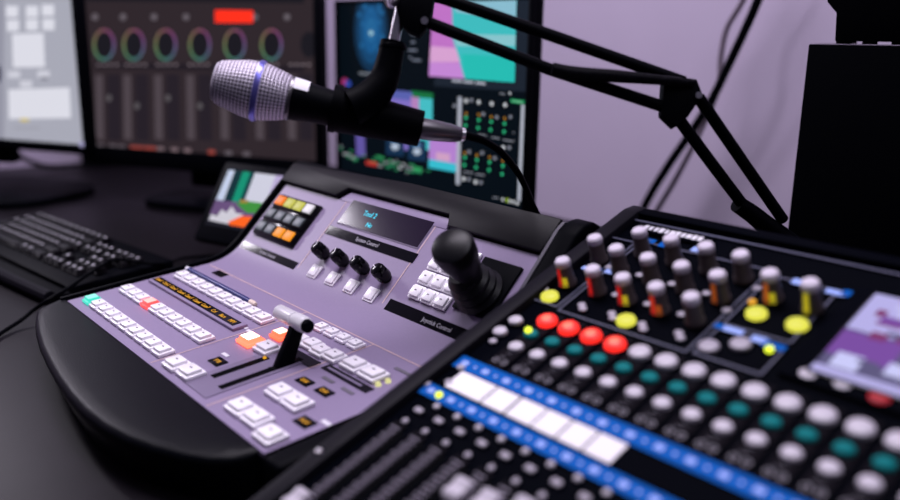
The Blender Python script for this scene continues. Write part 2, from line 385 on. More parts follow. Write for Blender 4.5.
# macro pad
mp = put('macro_pad', MB().box('gloss', (.0645, .0762, .0020), (.1040, .0660, .0040), UPP, bev=.0008), sw); WMp = I4
cols = [['padgrey', 'padgrey', 'Lpada', 'Lpada'], ['padgrey']*4, ['Lpado', 'Lpady', 'Lpady', 'Lpadw']]
for r in range(3):
    put('key_row_base', MB().box('gloss', (.0645, .0545+.0217*r, .0050), (.1010, .0180, .0030), UPP, bev=.0006), mp)
    for c in range(4): put('pad_key', MB().box(cols[r][c], (.0280+.0243*c, .0550+.0217*r, .0075), (.0190, .0135, .0030), UPP, bev=.0008), mp)
# joystick
JM = UPP @ T(V((.4540, .0690, 0)))
js = put('joystick', MB().box('black', (.002, .008, .002), (.054, .062, .004), I4, bev=.001), sw, JM)
b = MB(); pr = [(0, .003), (.0250, .003), (.0262, .007), (.0225, .011), (.0240, .016), (.0205, .020), (.0216, .025), (.0178, .029), (.0186, .034), (.0150, .038), (.0125, .040), (0, .040)]
b.lathe('boot', pr, I4, 32); put('boot', b, js, JM)['label'] = 'ribbed black rubber boot'
b = MB(); b.lathe('boot', [(0, .030), (.0105, .030), (.0115, .040), (.0150, .050), (.0195, .070), (.0208, .082), (.0192, .0885), (.0150, .0910), (0, .0920)], I4, 32); put('stick', b, js, JM @ RX(-.05) @ RY(.24))
put('screw_hole', MB().box('black', (.430, .141, .0005), (.003, .003, .001), UPP), sw)

# ------------------------------------------------------------------ pen on the switcher
PM = LOW @ T(V((.012, .1480, .0036))) @ RZ(-.004) @ RY(PI/2)
pn = tag(put('pen', None, None, PM), 'slim navy blue pen lying along the farthest long row of white buttons', 'pen')
put('barrel', MB().lathe('penblue', [(0, .004), (.0030, .004), (.0033, .008), (.0033, .165), (.0029, .174), (0, .174)], I4, 16), pn, PM)
put('tip', MB().lathe('penend', [(.0030, .174), (.0032, .181), (.0022, .187), (0, .188)], I4, 16), pn, PM)['label'] = 'cream pen end'
put('end_cap', MB().lathe('tag', [(0, -.004), (.0031, -.003), (.0034, .000), (.0034, .004), (0, .004)], I4, 16), pn, PM)['label'] = 'white pen end'

# ------------------------------------------------------------------ mixing console
mx = thing('mixing_console', (.76, .13, 0), 'black digital mixing console with rows of knobs, lit buttons and blue bands', 'mixing console')
UL, UR = -.047, .400
mo = V((0.58000635, 0.21773944, 0.139396)); mfr = frame((mo.x, mo.y, 0), (0.99979354, 0.02031945, 0), (-0.02031945, 0.99979354, 0))
MYZ = mfr @ frame((0, 0, 0), (0, 1, 0), (0, 0, 1))
def mp2(v, h=0): return (v*.92915-h*.36971, .139396+v*.36971+h*.92915)
prof = [mp2(-.335, -.0015), mp2(.168, -.0015), mp2(.168, .004), mp2(.180, .003), mp2(.186, -.006), (.205, .15), (.205, .003), (-.29, .003), (mp2(-.335)[0]-.006, .006)]
put('chassis', MB().prism('mixtop', prof, UL+.004, UR-.004, MYZ, bev=.001), mx)
for s, u in ((0, UL), (1, UR-.022)):
    pc = [mp2(-.340, .004), mp2(-.2, .006), mp2(.168, .006), mp2(.182, .003), mp2(.188, -.008), (.209, .15), (.209, .002), (-.30, .002), (mp2(-.340)[0]-.004, .004)]
    put('side_cheek', MB().prism('mixcheek' if s == 0 else 'mixtop', pc, u, u+(.018 if s == 0 else .022), MYZ, bev=.003), mx)
PT = .0235
def mb_rect(k, u0, v0, u1, v1, h=.0006): mb.rect(k, u0, v0, u1, v1, h, MIX)
# channel strip print
for i in range(-1, 17):
    u = .005+PT*i
    if i >= 0:
        mb = MB(); mb_rect('stripgrey', u-.0088, -.069, u+.0088, .008, .0003)
        for k in (-.0045, .0045):
            for j in range(1): mb.lathe('whited', [(.0018, .0005), (.0030, .0005)], MIX @ T(V((u+k, -.0615, 0))), 14)
        for j in range(5): mb_rect('whited', u-.004+.0015*(j % 2), -.0565+.0052*j, u+.001+.0015*(j % 2), -.0559+.0052*j)
        put('channel_strip', mb, mx)
    mb = MB(); mb_rect('stripgrey', u+.0005, -.33, u+.0130, -.153, .0003)
    for j in range(26): mb_rect('scale', u+.0010+.0015*(j % 2), -.160-.0045*j, u+.0110, -.1590-.0045*j, .0005)
    mb_rect('rubber', u+.0155, -.32, u+.0180, -.160, .0006); put('fader_scale', mb, mx)
for u0, v0, u1, v1 in ((-.036, .016, -.002, .128), (.001, .0125, .128, .132), (.132, .054, .187, .126), (.132, .014, .187, .050)):
    mb = MB()
    for a in ((u0, v0, u1, v0+.0016), (u0, v1-.0016, u1, v1), (u0, v0, u0+.0016, v1), (u1-.0016, v0, u1, v1)): mb_rect('mixline', *a)
    put('section_outline', mb, mx)
mb = MB(); mb_rect('mixline', -.030, .1605, .36, .1625); put('edge_line', mb, mx)
mb = MB()
for v0, v1, u0 in ((-.0845, -.0705, -.037), (-.1220, -.1090, -.040)):
    mb_rect('blue', u0, v0, .395, v1, .0005)
    for i in range(-1, 17): mb_rect('bluelt', .004+PT*i-.0034, (v0+v1)/2-.0024, .004+PT*i+.0034, (v0+v1)/2+.0024, .0008); mb_rect('bluelt', .0158+PT*i-.0015, (v0+v1)/2-.0012, .0158+PT*i+.0015, (v0+v1)/2+.0012, .0008)
for u0, v0, u1, v1, k in ((-.004, .131, .014, .137, 'blue'), (-.001, .1325, .010, .1360, 'bluelt'), (.0195, .1290, .036, .1370, 'blue'), (.051, .1330, .071, .1400, 'bluelt'), (.150, .1210, .168, .1280, 'bluelt'), (.178, .1195, .193, .1250, 'bluelt'), (.1895, .1205, .199, .1280, 'blue'), (.135, .047, .152, .053, 'bluelt'), (.128, .0475, .136, .053, 'blue'), (.160, .045, .172, .0515, 'bluelt'), (.170, .043, .187, .0495, 'blue'), (.001, .075, .010, .081, 'bluelt'), (-.012, .073, -.002, .079, 'blue'), (-.022, .072, -.012, .077, 'bluelt')): mb_rect(k, u0, v0, u1, v1, .0009)
put('blue_bands', mb, mx)['label'] = 'bright blue printed bands and labels'
mb = MB(); mb.box('mixtop', (.02, .1515, .0008), (.082, .014, .0016), MIX, bev=.0006)
for i, w in enumerate((.0045, .0035, .0035, .0048, .0030, .0050, .0042, .0036, .0048, .0040, .0045)): mb.box('white', (-.0085+.0058*i, .1515, .0017), (w, .0062 if i % 3 else .0072, .0005), MIX)
put('maker_plate', mb, mx)['label'] = 'small plate of white lettering'
# white write-on tape between the blue bands
for u0, u1 in ((-.0105, .0290), (.0310, .0540), (.0565, .0808), (.0825, .1045), (.1065, .1280), (.1300, .1530)): put('label_tape', MB().box('paper', ((u0+u1)/2-.003, -.0962, .0007), (u1-u0, .0200, .0008), MIX), mx)
put('tape_channel', MB().box('mixtop', (.19, -.0970, .0002), (.41, .0215, .0006), MIX), mx)
# keys
def dome(name, ru, rv, h, k, core=None):
    b = MB(); pr = [(0, 0), (1, 0), (1, .45), (.93, .75), (.75, .95), (.4, 1.03), (0, 1.05)]
    S = Matrix.Diagonal((ru, rv, h, 1))
    b.lathe(k, pr, S, 24)
    if core: b.lathe(core, [(0, 1.09), (.42, 1.05), (.55, .98)], S, 20)
    return b.mesh(name)
dm = dict(mute=dome('mute_button', .0088, .0080, .0045, 'btng'), muter=dome('mute_button', .0090, .0082, .0050, 'Lred', 'Lredhot'), sel=dome('select_button', .0066, .0054, .0036, 'teal'), paf=dome('listen_button', .0068, .0058, .0036, 'btng'), yel=dome('section_button', .0082, .0076, .0045, 'Lyel'), small=dome('section_button', .0038, .0032, .0015, 'btnd'), mdull=dome('section_button', .0080, .0072, .0030, 'btnd'), led=dome('led', .0030, .0030, .0028, 'Lled'), ambl=dome('led', .0030, .0030, .0028, 'Lamb'), dot=dome('led', .0027, .0027, .0018, 'btng'), dim=dome('led', .0026, .0026, .0014, 'btnd'))
def mput(name, k, u, v, label=None, h=.0002):
    o = put(name, dm[k], mx, MIX @ T(V((u, v, h))))
    if label: o['label'] = label
    return o
kb = MB().box('btnd', (0, 0, .001), (.0078, .0048, .002), bev=.0007).mesh('fader_key')
fc = MB(); fc.prism('btng', [(-.0105, 0), (.0105, 0), (.0095, .006), (.0060, .0085), (.0030, .0075), (0, .0068), (-.0030, .0075), (-.0060, .0085), (-.0095, .006)], -.0068, .0068, frame((0, 0, .005), (0, 1, 0), (0, 0, 1)), bev=.0008)
fc.box('btnmark', (0, 0, .0025), (.003, .004, .005)); fcm = fc.mesh('fader_cap')
FV = {-1: -.252, 0: -.262, 1: -.26, 2: -.255, 3: -.182, 4: -.180, 5: -.172, 6: -.20, 7: -.22}
for i in range(0, 17):
    u = .005+PT*i
    mput('mute_button', 'muter' if i < 4 else 'mute', u, -.004, 'lit red mute button' if i < 4 else None)
    mput('select_button', 'sel', u, -.0242, None); mput('listen_button', 'paf', u, -.0425)
mput('led', 'led', .0030, -.0240, 'lit yellow-green led', .0042)
for i in range(0, 15): mput('led', 'dot', -.0006+PT*i, -.1265, 'pale round led')
for i in range(-1, 15):
    put('fader_key', kb, mx, MIX @ T(V((.0139+PT*i, -.1372, .0002)))); mput('led', 'dim', .0127+PT*i, -.1504)
for i in range(-1, 15): put('fader_cap', fcm, mx, MIX @ T(V((.0168+PT*i, FV.get(i, -.24), .0003))))
mput('led', 'led', -.0087, -.1165, 'lit yellow-green led'); mput('led', 'led', .1779, .0412, 'lit yellow-green led'); mput('led', 'ambl', .1400, .0835, 'lit amber led', .003)
for u, v in ((-.021, -.0153), (-.0225, -.033), (-.0195, -.0450), (-.0190, -.0830), (-.0140, -.1010), (-.030, -.1115)): mput('section_button', 'paf' if v > -.04 else 'small', u, v)
for u, v in ((-.0178, .0249), (.0643, .0248), (.1486, .0742), (.181, .0742)): mput('section_button', 'yel', u, v, 'lit yellow round button')
for u, v in ((.0160, .0275), (.0205, .0235), (.0470, .0285), (.0515, .0240), (.0780, .0270), (.0825, .0225), (.1100, .0300), (.1145, .0255), (.0005, .0840), (.0335, .0840), (.0665, .0835), (.0995, .0830), (.033, .0515), (.0655, .0515), (.098, .0510), (.131, .105), (-.031, .0330), (.126, .0700)): mput('section_button', 'small', u, v)
for u, v, k in ((.1574, .0375, 'mdull'), (.1390, .0255, 'mdull'), (.2138, .0276, 'paf'), (.2371, .0283, 'paf')): mput('section_button', k, u, v)
dm['redk'] = dome('section_button', .0075, .0066, .0040, 'redbtn'); mput('section_button', 'redk', .2616, .0261, 'red round button')
# rotary knobs
kbm = MB().lathe('kbody', [(0, 0), (.0082, 0), (.0082, .003), (.0072, .0045), (.0064, .0215), (0, .0216)], I4, 22).mesh('rotary_knob')
kcm = MB().lathe('kcap', [(.0066, .0190), (.0068, .0196), (.0068, .0235), (.0056, .0252), (0, .0256)], I4, 22).mesh('cap')
KN = [(.0153, .1144, ''), (.0490, .1135, ''), (.0827, .1135, ''), (.1150, .1125, ''), (-.0152, .0900, ''), (.0140, .0830, ''), (.0482, .0815, ''), (.0811, .0815, ''), (.1140, .0811, 'o'), (.1488, .0971, 'oy'), (.1806, .0967, 'y'), (-.0177, .0487, 'ry'), (.0161, .0485, 'r'), (.0474, .0484, 'ry'), (.0801, .0484, 'ro'), (.1127, .0475, '')]
for u, v, c in KN:
    m = MIX @ T(V((u, v, .0002))); k = put('rotary_knob', kbm, mx, m); put('cap', kcm, k, m)['label'] = 'pale grey knob top'
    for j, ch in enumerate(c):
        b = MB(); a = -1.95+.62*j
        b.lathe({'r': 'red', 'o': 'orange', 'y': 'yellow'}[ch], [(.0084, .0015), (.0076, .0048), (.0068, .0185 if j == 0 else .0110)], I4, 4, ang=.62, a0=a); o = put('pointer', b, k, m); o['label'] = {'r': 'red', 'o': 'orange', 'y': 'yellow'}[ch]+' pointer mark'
# touch screen
b = MB(); b.prism('mixtop', [(.195, .020), (.400, .016), (.400, .130), (.197, .133)], .0005, .0030, MIX, bev=.001); put('screen_housing', b, mx)
b = MB(); b.box('gloss', (.305, .0775, .0042), (.186, .100, .0030), MIX, bev=.0008)
scr('lav', (.50, .46, .85), .95); scr('vio', (.26, .10, .48), .75); scr('mag', (.30, .06, .22), .7); scr('slate', (.16, .14, .30), .7); scr('pale', (.60, .60, .95), 1.0)
def sr(k, u0, v0, u1, v1, h): b.rect('S_'+k, u0, v0, u1, v1, h, MIX)
sr('slate', .214, .0285, .396, .1255, .0058); sr('lav', .214, .080, .246, .1255, .0060); sr('mag', .248, .078, .300, .1235, .0060); sr('vio', .214, .050, .256, .078, .0060); sr('pale', .222, .038, .240, .054, .0062); sr('lav', .214, .029, .396, .0365, .0062); sr('slate', .258, .04, .30, .075, .0061); sr('vio', .302, .04, .39, .12, .0060); sr('mag', .224, .100, .231, .108, .0062)
for q in range(26):
    u0 = .216+.085*random.random(); v0 = .040+.078*random.random(); sr(random.choice(('pale', 'vio', 'lav', 'slate', 'mag')), u0, v0, u0+.006+.016*random.random(), v0+.003+.010*random.random(), .0064+.00002*q)
put('touch_screen', b, mx)['label'] = 'glowing violet touch screen'
put('cheek_screw', MB().lathe('chrome', [(0, .0022), (.0022, .0020), (.003, .0003), (0, 0)], MIX @ T(V((UL+.009, -.212, .0062))), 14), mx)

# ------------------------------------------------------------------ monitors
def monitor(P, L, w, h, bez, label, neck, base, group=None, chin=None, led=False):
    P = V(P); L = V(L).normalized(); n = L.cross(V((0, 0, 1))).normalized()
    if n.dot(CAM-P) < 0: n = -n
    Rt = -L; o = P+L*w            # bottom-left seen from the front
    F = frame(o, Rt, (0, 0, 1)); assert F.to_3x3().col[2].dot(n) > .9
    t = thing('computer_monitor', (o.x+Rt.x*w/2-n.x*.1, o.y+Rt.y*w/2-n.y*.1, 0), label, 'monitor', group)
    chin = bez if chin is None else chin
    put('casing', MB().box('black', (w/2, h/2, -.016), (w, h, .018), F, bev=.004), t)
    b = MB()
    for c, d in (((w/2, chin/2, -.003), (w, chin, .012)), ((w/2, h-bez/2, -.003), (w, bez, .012)), ((bez/2, h/2, -.003), (bez, h, .012)), ((w-bez/2, h/2, -.003), (bez, h, .012))): b.box('black', c, d, F, bev=.0015)
    put('bezel', b, t)
    nk = o+Rt*(w/2)-n*.075
    put('stand_neck', MB().box('black', (w/2+neck, .12-.02, -.052), (.07, .24+.04, .03), F, bev=.004), t)
    bm = F.copy(); bc = o+Rt*(w/2+neck)-n*.035; bm.translation = V((bc.x, bc.y, 0))
    rr = []
    for i in range(24):
        a = 2*PI*i/24; rr.append((base[0]*abs(math.cos(a))**.6*(1 if math.cos(a) > 0 else -1), base[1]*abs(math.sin(a))**.6*(1 if math.sin(a) > 0 else -1)))
    put('stand_base', MB().prism('black', rr, 0, .016, bm @ RX(-PI/2), bev=.003), t)
    if led: put('power_light', MB().lathe('S_pled', [(0, .001), (.006, .001), (.006, 0)], F @ T(V((w-.016, .022, .0035))), 16), t)
    return t, F, n
class Scr:
    """a screen picture: flat emitting shapes on one screen plane"""
    def __init__(s, F, n, lim): s.lim = lim; s.b = MB(); s.F = F; s.n = n; s.k = 0
    def pt(s, x, y, e): return hit(x, y, s.F.translation+s.n*e, s.n)
    def poly(s, c, pts, st=1.0):
        s.k += 1; k = scr('%d_%d_%d_%d' % (*[int(v*255) for v in c], int(st*100)), c, st); e = -.0035+.00004*s.k
        inv = s.F.inverted(); P = [inv @ s.pt(x, y, e) for x, y in pts]
        for ax_, lim, sg in ((0, s.lim[0], 1), (0, s.lim[2], -1), (1, s.lim[1], 1), (1, s.lim[3], -1)):   # keep the picture inside the panel
            Q = []
            for i, a in enumerate(P):
                c = P[i-1]; da, dc = sg*(a[ax_]-lim), sg*(c[ax_]-lim)
                if (da >= 0) != (dc >= 0): Q.append(c+(a-c)*(dc/(dc-da)))
                if da >= 0: Q.append(a)
            P = Q
        if len(P) > 2: s.b.quad(k, P, s.F)
    def local(s, c, x0, y0, x1, y1, st=1.0):
        k = scr('%d_%d_%d_%d' % (*[int(v*255) for v in c], int(st*100)), c, st); s.b.rect(k, x0, y0, x1, y1, -.0035, s.F)
    def r(s, c, x0, y0, x1, y1, st=1.0): s.poly(c, [(x0, y0), (x1, y0), (x1, y1), (x0, y1)], st)
    def ell(s, c, x, y, a, b_, st=1.0, n=20): s.poly(c, [(x+a*math.cos(2*PI*i/n), y+b_*math.sin(2*PI*i/n)) for i in range(n)], st)
    def ring(s, c, x, y, a, b_, w, st=1.0, n=24):
        for i in range(n):
            a0, a1 = 2*PI*i/n, 2*PI*(i+1)/n; cc = c((a0+a1)/2); s.k -= 1
            s.poly(cc, [(x+a*math.cos(a0), y+b_*math.sin(a0)), (x+a*math.cos(a1), y+b_*math.sin(a1)), (x+(a-w)*math.cos(a1), y+(b_-w)*math.sin(a1)), (x+(a-w)*math.cos(a0), y+(b_-w)*math.sin(a0))], st)
        s.k += 1
    def done(s, t, label=None):
        o = put('screen', s.b, t)
        if label: o['label'] = label
        return o
scr('pled', (.45, .42, .70), .8)
LX = (-.866, -.5, 0)
# right monitor, behind the switcher
t3, F3, n3 = monitor((.116, .650, .082), (-1, 0, 0), .537, .345, .007, 'monitor showing pink and cyan pictures and green level dots, behind the switcher', 0, (.13, .10), chin=.020)
s = Scr(F3, n3, (.008, .020, .530, .337)); s.local((.002, .0045, .008), .006, .018, .531, .339)
s.poly((.012, .018, .030), [(437, -60), (531, -60), (529, 92), (434, 86)])
for k, (a, b_, c) in enumerate(((17, 42, (.006, .030, .075)), (13, 34, (.008, .060, .16)), (9, 24, (.010, .095, .26)), (5, 12, (.02, .14, .33)))): s.ell(c, 371, 30, a, b_)
for i in range(26):
    a, rr = random.random()*6.28, random.random(); s.ell((.015, .12, .30), 371+13*rr*math.cos(a), 28+34*rr*math.sin(a), 1.8, 2.6)
s.ell((.30, .52, .62), 371, 33, 2.4, 2.6); s.poly((.20, .22, .26), [(359, 72), (378, 74), (378, 76), (359, 74)])
s.poly((.52, .17, .56), [(436, -60), (518, -60), (514.6, 82.5), (428.8, 76)])
s.poly((.05, .50, .52), [(450, -60), (518, -60), (514.6, 82.5), (464.5, 78.8), (459, 60), (453, 40)])
s.poly((.25, .50, .62), [(460, -60), (517, -60), (516, 20), (455, 12)]); s.poly((.24, .55, .60), [(454, 34), (515.6, 35), (515.3, 46), (456, 46)])
s.poly((.68, .36, .64), [(430.5, 46), (456, 48), (460, 62), (429.5, 62)]); s.poly((.55, .24, .66), [(429.5, 62), (460, 63), (464, 78.5), (428.8, 76)])
s.poly((.02, .50, .45), [(462, 54), (515, 57), (514.6, 82.5), (464.5, 78.8)])
for x in (452, 463.5, 475.5): s.poly((.40, .42, .50), [(x, 79.2+(x-452)*.1), (x+10, 80.2+(x-452)*.1), (x+10, 82.6+(x-452)*.1), (x, 81.6+(x-452)*.1)])
for x, y, w in ((411, 33, 5), (411, 41, 4), (408, 49, 9), (412, 59, 9), (409, 56, 2.5)): s.poly((.16, .18, .24), [(x, y), (x+w, y+.3), (x+w, y+2.4), (x, y+2)])
s.ell((.35, .03, .14), 344.5, 82, 3.2, 4); s.ell((.03, .06, .35), 348, 84, 3.2, 4)
s.poly((.22, .16, .55), [(390, 90), (413, 92), (413, 150), (388, 150)]); s.poly((.10, .12, .42), [(392, 90), (413, 92), (413, 101), (390, 98)])
s.poly((.06, .50, .55), [(413, 96), (432.5, 98), (432.5, 150), (413, 150)]); s.poly((.45, .22, .50), [(411, 96), (419, 97), (419, 150), (411, 150)]); s.poly((.01, .16, .05), [(411, 90.5), (433, 93), (433, 99), (413, 97)])
s.poly((.45, .22, .62), [(429.5, 138), (457, 142), (456.5, 172.5), (428.5, 167)]); s.poly((.04, .50, .62), [(428.8, 159), (456.6, 164), (456.5, 172.5), (428.5, 167.5)]); s.poly((.62, .35, .55), [(436, 152), (450, 154), (450, 162), (436, 160)])
s.poly((.12, .09, .35), [(355.5, 130), (364.5, 132), (365.5, 157), (356.5, 156)])
for x, y in ((395, 146.5), (417, 151.5)):
    s.poly((.008, .03, .075), [(x-9, y-12), (x+9, y-11), (x+9, y+10), (x-9, y+8)]); s.ell((.42, .50, .62), x, y, 4, 3.6); s.ell((.10, .22, .42), x, y-6, 5, 1.6)
for i in range(46):
    x = 336+random.random()*92; y = 147+(x-336)*.24+random.random()*11-3; w = 2+3*random.random(); c = random.choice(((.02, .24, .10), (.02, .24, .10), (.34, .36, .38), (.2, .2, .24)))
    s.poly(c, [(x, y), (x+w, y+.5), (x+w, y+2.4), (x, y+1.9)])
s.poly((.50, .035, .03), [(366, 160.5), (377, 162.5), (377, 166.5), (366, 164.5)]); s.poly((.03, .28, .10), [(376, 155), (384, 157), (384, 160), (376, 158)]); s.poly((.03, .30, .10), [(413, 166), (422, 168), (422, 172), (413, 170)])
s.poly((.40, .42, .50), [(458, 96.5), (461.8, 97), (459.6, 185), (455.8, 184.3)]); s.poly((.40, .42, .50), [(521.2, 104.5), (524.6, 105), (520.6, 201.5), (517.4, 200.7)])
C4 = lambda x, y: (430+x/4.165, 90+y/4.165)
def dot(c, x, y, a=1.1, b_=1.5): X, Y = C4(x, y); s.ell(c, X, Y, a, b_, 1, 10)
Wt, Or, Gn, Gy = (.60, .62, .66), (.45, .20, .02), (.03, .50, .22), (.20, .21, .26)
for x, y in ((150, 45), (203, 50), (257, 57), (313, 62), (305, 240), (140, 370), (190, 383)): dot(Wt, x, y, 1.7, 2.2)
for x, y in ((172, 42), (102, 66), (222, 100), (278, 113), (335, 112), (163, 257), (217, 262), (270, 284), (330, 240), (162, 372), (212, 385)): dot(Gy, x, y, 1.8, 2.0)
for x, y in ((150, 98), (203, 103), (255, 112), (311, 118), (145, 262), (195, 272), (248, 280), (303, 295)): dot(Or, x, y)
for x, y in ((150, 115), (148, 148), (203, 125), (200, 157), (255, 132), (252, 165), (310, 140), (308, 174), (145, 281), (143, 312), (195, 291), (192, 322), (248, 301), (246, 333), (303, 316), (300, 350)): dot(Gn, x, y, 1.4, 1.9)
for x, y, w in ((200, 183, 35), (255, 195, 34), (304, 205, 46), (140, 338, 40), (190, 348, 38), (345, 175, 6), (290, 12, 22), (262, 445, 22)):
    a = C4(x, y); e = C4(x+w, y+w*.14); s.poly((.26, .27, .32), [a, e, (e[0], e[1]+1.1), (a[0], a[1]+1.1)])
dot(Wt, 333, 14, 1.0, 1.6)
for x, y, c in ((303, 456, Wt), (320, 459, (.35, .55, .03)), (333, 463, Wt), (348, 466, Wt), (364, 472, Wt)): dot(c, x, y, 1.2, 1.9)
a = [C4(336, 36), C4(397, 44), C4(397, 60), C4(336, 52)]; s.poly((.01, .28, .10), a)
for x in (345, 356, 364, 372, 380): dot((.2, .5, .3), x, 46+(x-345)*.12, .8, 1.0)
s.done(t3)
# middle monitor
P2 = at(324, 182, 1.735)
t2, F2, n2 = monitor(P2, LX, .585, .38, .016, 'monitor with dark page of coloured rings and a red tab, behind the microphone head', -.02, (.12, .09), chin=.040)
s = Scr(F2, n2, (.016, .040, .569, .364)); s.local((.030, .021, .026), .015, .039, .570, .365)
s.poly((.012, .011, .016), [(80, -30), (304, -30), (304, 3), (86, 1)])
s.poly((.016, .012, .018), [(94, 62), (304, 66), (304, 72), (94, 68)])
def hue(a):
    r = .14+.08*math.cos(a+1.6); g = .13+.07*math.cos(a-2.3); bb = .14+.06*math.cos(a-.3); return (max(r, .03), max(g, .03), max(bb, .03))
for x in (104, 133.7, 165.6, 199.7, 234.7, 271.4, 309): s.ell((.012, .010, .016), x, 44.7, 8.5, 13, 1)
for x in (104, 133.7, 165.6, 199.7, 234.7, 271.4): s.ring(hue, x, 44.7, 11.2, 16.0, 2.5)
s.ring(hue, 306-1, 45.2, 0.1, 0.1, .05)
for i, x in enumerate((99, 127, 158, 190, 224, 259, 291)):
    s.poly((.075, .058, .070), [(x-4, 75), (x+4, 75), (x+5, 140), (x-3, 139)]); s.poly((.020, .015, .022), [(x+8, 74), (x+21, 74), (x+22, 141), (x+9, 140)])
    for j in range(4): s.poly((.20, .16, .18), [(x-2+j*6, 63.6), (x+1.5+j*6, 63.8), (x+1.5+j*6, 65.8), (x-2+j*6, 65.6)])
    s.ell((.10, .09, .10), x+10, 98+8*(i % 2), 2.6, 3.4); s.ell((.13, .11, .13), x-4, 17, 3.2, 3.4)
s.poly((1.0, .030, .012), [(215, 10), (253, 10.6), (253, 22.8), (215, 22.6)], 1.1)
for x, c in ((100, 0), (112, 0), (121, 0), (133, 1), (139, 1), (147, 1), (152, 1), (160, 2), (174, 2), (187, 2), (211, 1), (228, 0), (246, 0)):
    y = 141.5+(x-97)*.055; s.poly(((.12, .10, .12), (.32, .06, .05), (.20, .14, .16))[c], [(x-3, y+2), (x+4, y+2.4), (x+4, y+6.4), (x-3, y+6)])
s.done(t2)
# left monitor
P1 = at(90, 155, 1.80)
t1, F1, n1 = monitor(P1, LX, .53, .345, .014, 'leftmost monitor, showing a pale grey page with white panels', -.03, (.19, .15), chin=.020, led=True)
s = Scr(F1, n1, (.014, .020, .516, .331)); s.local((.40, .405, .48), .013, .019, .518, .332, .98)
s.poly((.30, .30, .37), [(-70, -30), (4, -30), (4, 140), (-70, 138)])
wh = (.72, .72, .80)
for x, y in ((12, 11.5), (32, 11.5), (48, 10.3), (13, 25.5), (32, 24.7), (48.5, 24.5)): s.r(wh, x-6, y-5.6, x+6, y+5.6)
s.poly(wh, [(12, 34), (43.5, 33), (45, 67), (13, 67.5)]); s.poly(wh, [(8.5, 89.5), (69.5, 87.5), (71, 118), (9, 119)])
for x, y in ((14, 74.5), (43.5, 74), (26, 84)): s.r((.62, .62, .70), x-6, y-3.4, x+6, y+3.4)
s.r((.20, .20, .25), 41, 77, 48, 80); s.ell((.62, .50, .14), 24.5, 120, 5, 1.8); s.r((.34, .34, .40), 14, 127, 40, 129); s.ell((.03, .03, .07), -1, 74, 2, 9)
s.done(t1)

# ------------------------------------------------------------------ small field monitor left of the switcher
Wd = V((.942, .335, 0)); nh = V((.335, -.942, 0)); ta = math.radians(35)
upd = (V((0, 0, 1))*math.cos(ta)-nh*math.sin(ta)).normalized()
FO = at(208, 221, 1.40); FM = frame(FO-Wd*.008-upd*.012, Wd, upd)
fm = thing('field_monitor', (FO.x+.06, FO.y+.06, 0), 'small tilted monitor with colour bars beside the switcher hood', 'monitor')
put('casing', MB().box('black', (.083, .050, -.010), (.186, .142, .018), FM, bev=.004), fm)
fn = FM.to_3x3().col[2]
class Scr2(Scr):
    def pt(s, x, y, e): return hit(x, y, s.F.translation+s.n*(e+.0030), s.n)
s = Scr2(FM, fn, (.005, .007, .161, .109))
s.b.rect(scr('dk', (.012, .012, .02), 1), .004, .006, .162, .110, -.0006, FM)
def bar(c, x0, x1): s.poly(c, [(x0, 169+(x0-222)*.115), (x1, 169+(x1-222)*.115), (x1-11.4, 199+(x1-222)*.12), (x0-11.4, 199+(x0-222)*.12)])
bar((.12, .22, .60), 223, 226); bar((.55, .62, .80), 226, 235); bar((.004, .03, .04), 235, 243); bar((.005, .28, .17), 243, 250.5); bar((.004, .05, .06), 250.5, 255); bar((.62, .62, .74), 255, 276); bar((.48, .40, .66), 276, 300)
s.poly((.14, .08, .20), [(214, 200), (256, 203.5), (256, 218), (209, 214)]); s.poly((.05, .28, .05), [(236, 203.5), (247, 201), (262, 203), (262, 213), (247, 213)]); s.poly((.35, .22, .04), [(240, 199.5), (248, 200), (248, 203), (240, 203)])
s.poly((.62, .60, .68), [(208.5, 220), (211, 214), (217, 216), (222, 209), (226, 213), (232, 206), (236, 213), (243, 214), (240, 221), (228, 224)])
s.poly((1.0, .13, .015), [(228, 222), (241, 216), (252, 216.5), (250, 222), (245, 227.5), (230, 225)])
s.done(fm)
b = MB(); fp_ = FM @ V((.083, .02, -.02)); b.box('black', (.083, .030, -.030), (.05, .06, .025), FM, bev=.003); b.cyl('black', (fp_.x, fp_.y, .012), (fp_.x-.01, fp_.y+.01, fp_.z), .012)
b.box('black', (0, 0, .006), (.15, .12, .012), T(V((fp_.x, fp_.y, 0))) @ RZ(math.atan2(.335, .942)), bev=.003); put('stand', b, fm)

# ------------------------------------------------------------------ keyboard
KY = math.radians(7); KM = T(V((-.612, -.013, 0))) @ RZ(KY)
kbd = tag(put('computer_keyboard', None, None, KM), 'black computer keyboard lying on the desk left of the switcher', 'keyboard')
KT = KM @ T(V((0, .018, .014))) @ RX(.07)
b = MB(); b.prism('black', [(-.006, -.018), (.452, -.018), (.452, .156), (-.006, .156)], .001, .012, KM, bev=.003)
b.box('black', (.223, .069, -.001), (.456, .160, .014), KT, bev=.003); put('case', b, kbd)
b = MB(); b.tube('mixcheek', [(-.004, -.020, .010), (.1, -.025, .011), (.223, -.027, .012), (.346, -.025, .011), (.450, -.020, .010)], .009, 10, 6, m=KM); put('front_lip', b, kbd)
def key_me(w):
    k = 'keycap_%d' % round(w*1000)
    if k in bpy.data.meshes: return bpy.data.meshes[k]
    c = MB(); h = .008
    bm = bmesh.new()
    c.prism('key', [(-w/2, -.0090), (w/2, -.0090), (w/2, .0090), (-w/2, .0090)], 0, h*.5, bev=.0008)
    c.prism('key', [(-w/2+.0018, -.0070), (w/2-.0018, -.0070), (w/2-.0018, .0078), (-w/2+.0018, .0078)], h*.3, h, bev=.0010)
    if w < .03: c.box('white', (-w*.12, .002, h+.0001), (.0038, .0044, .0002))
    bm.free(); return c.mesh(k)
U1 = .0187
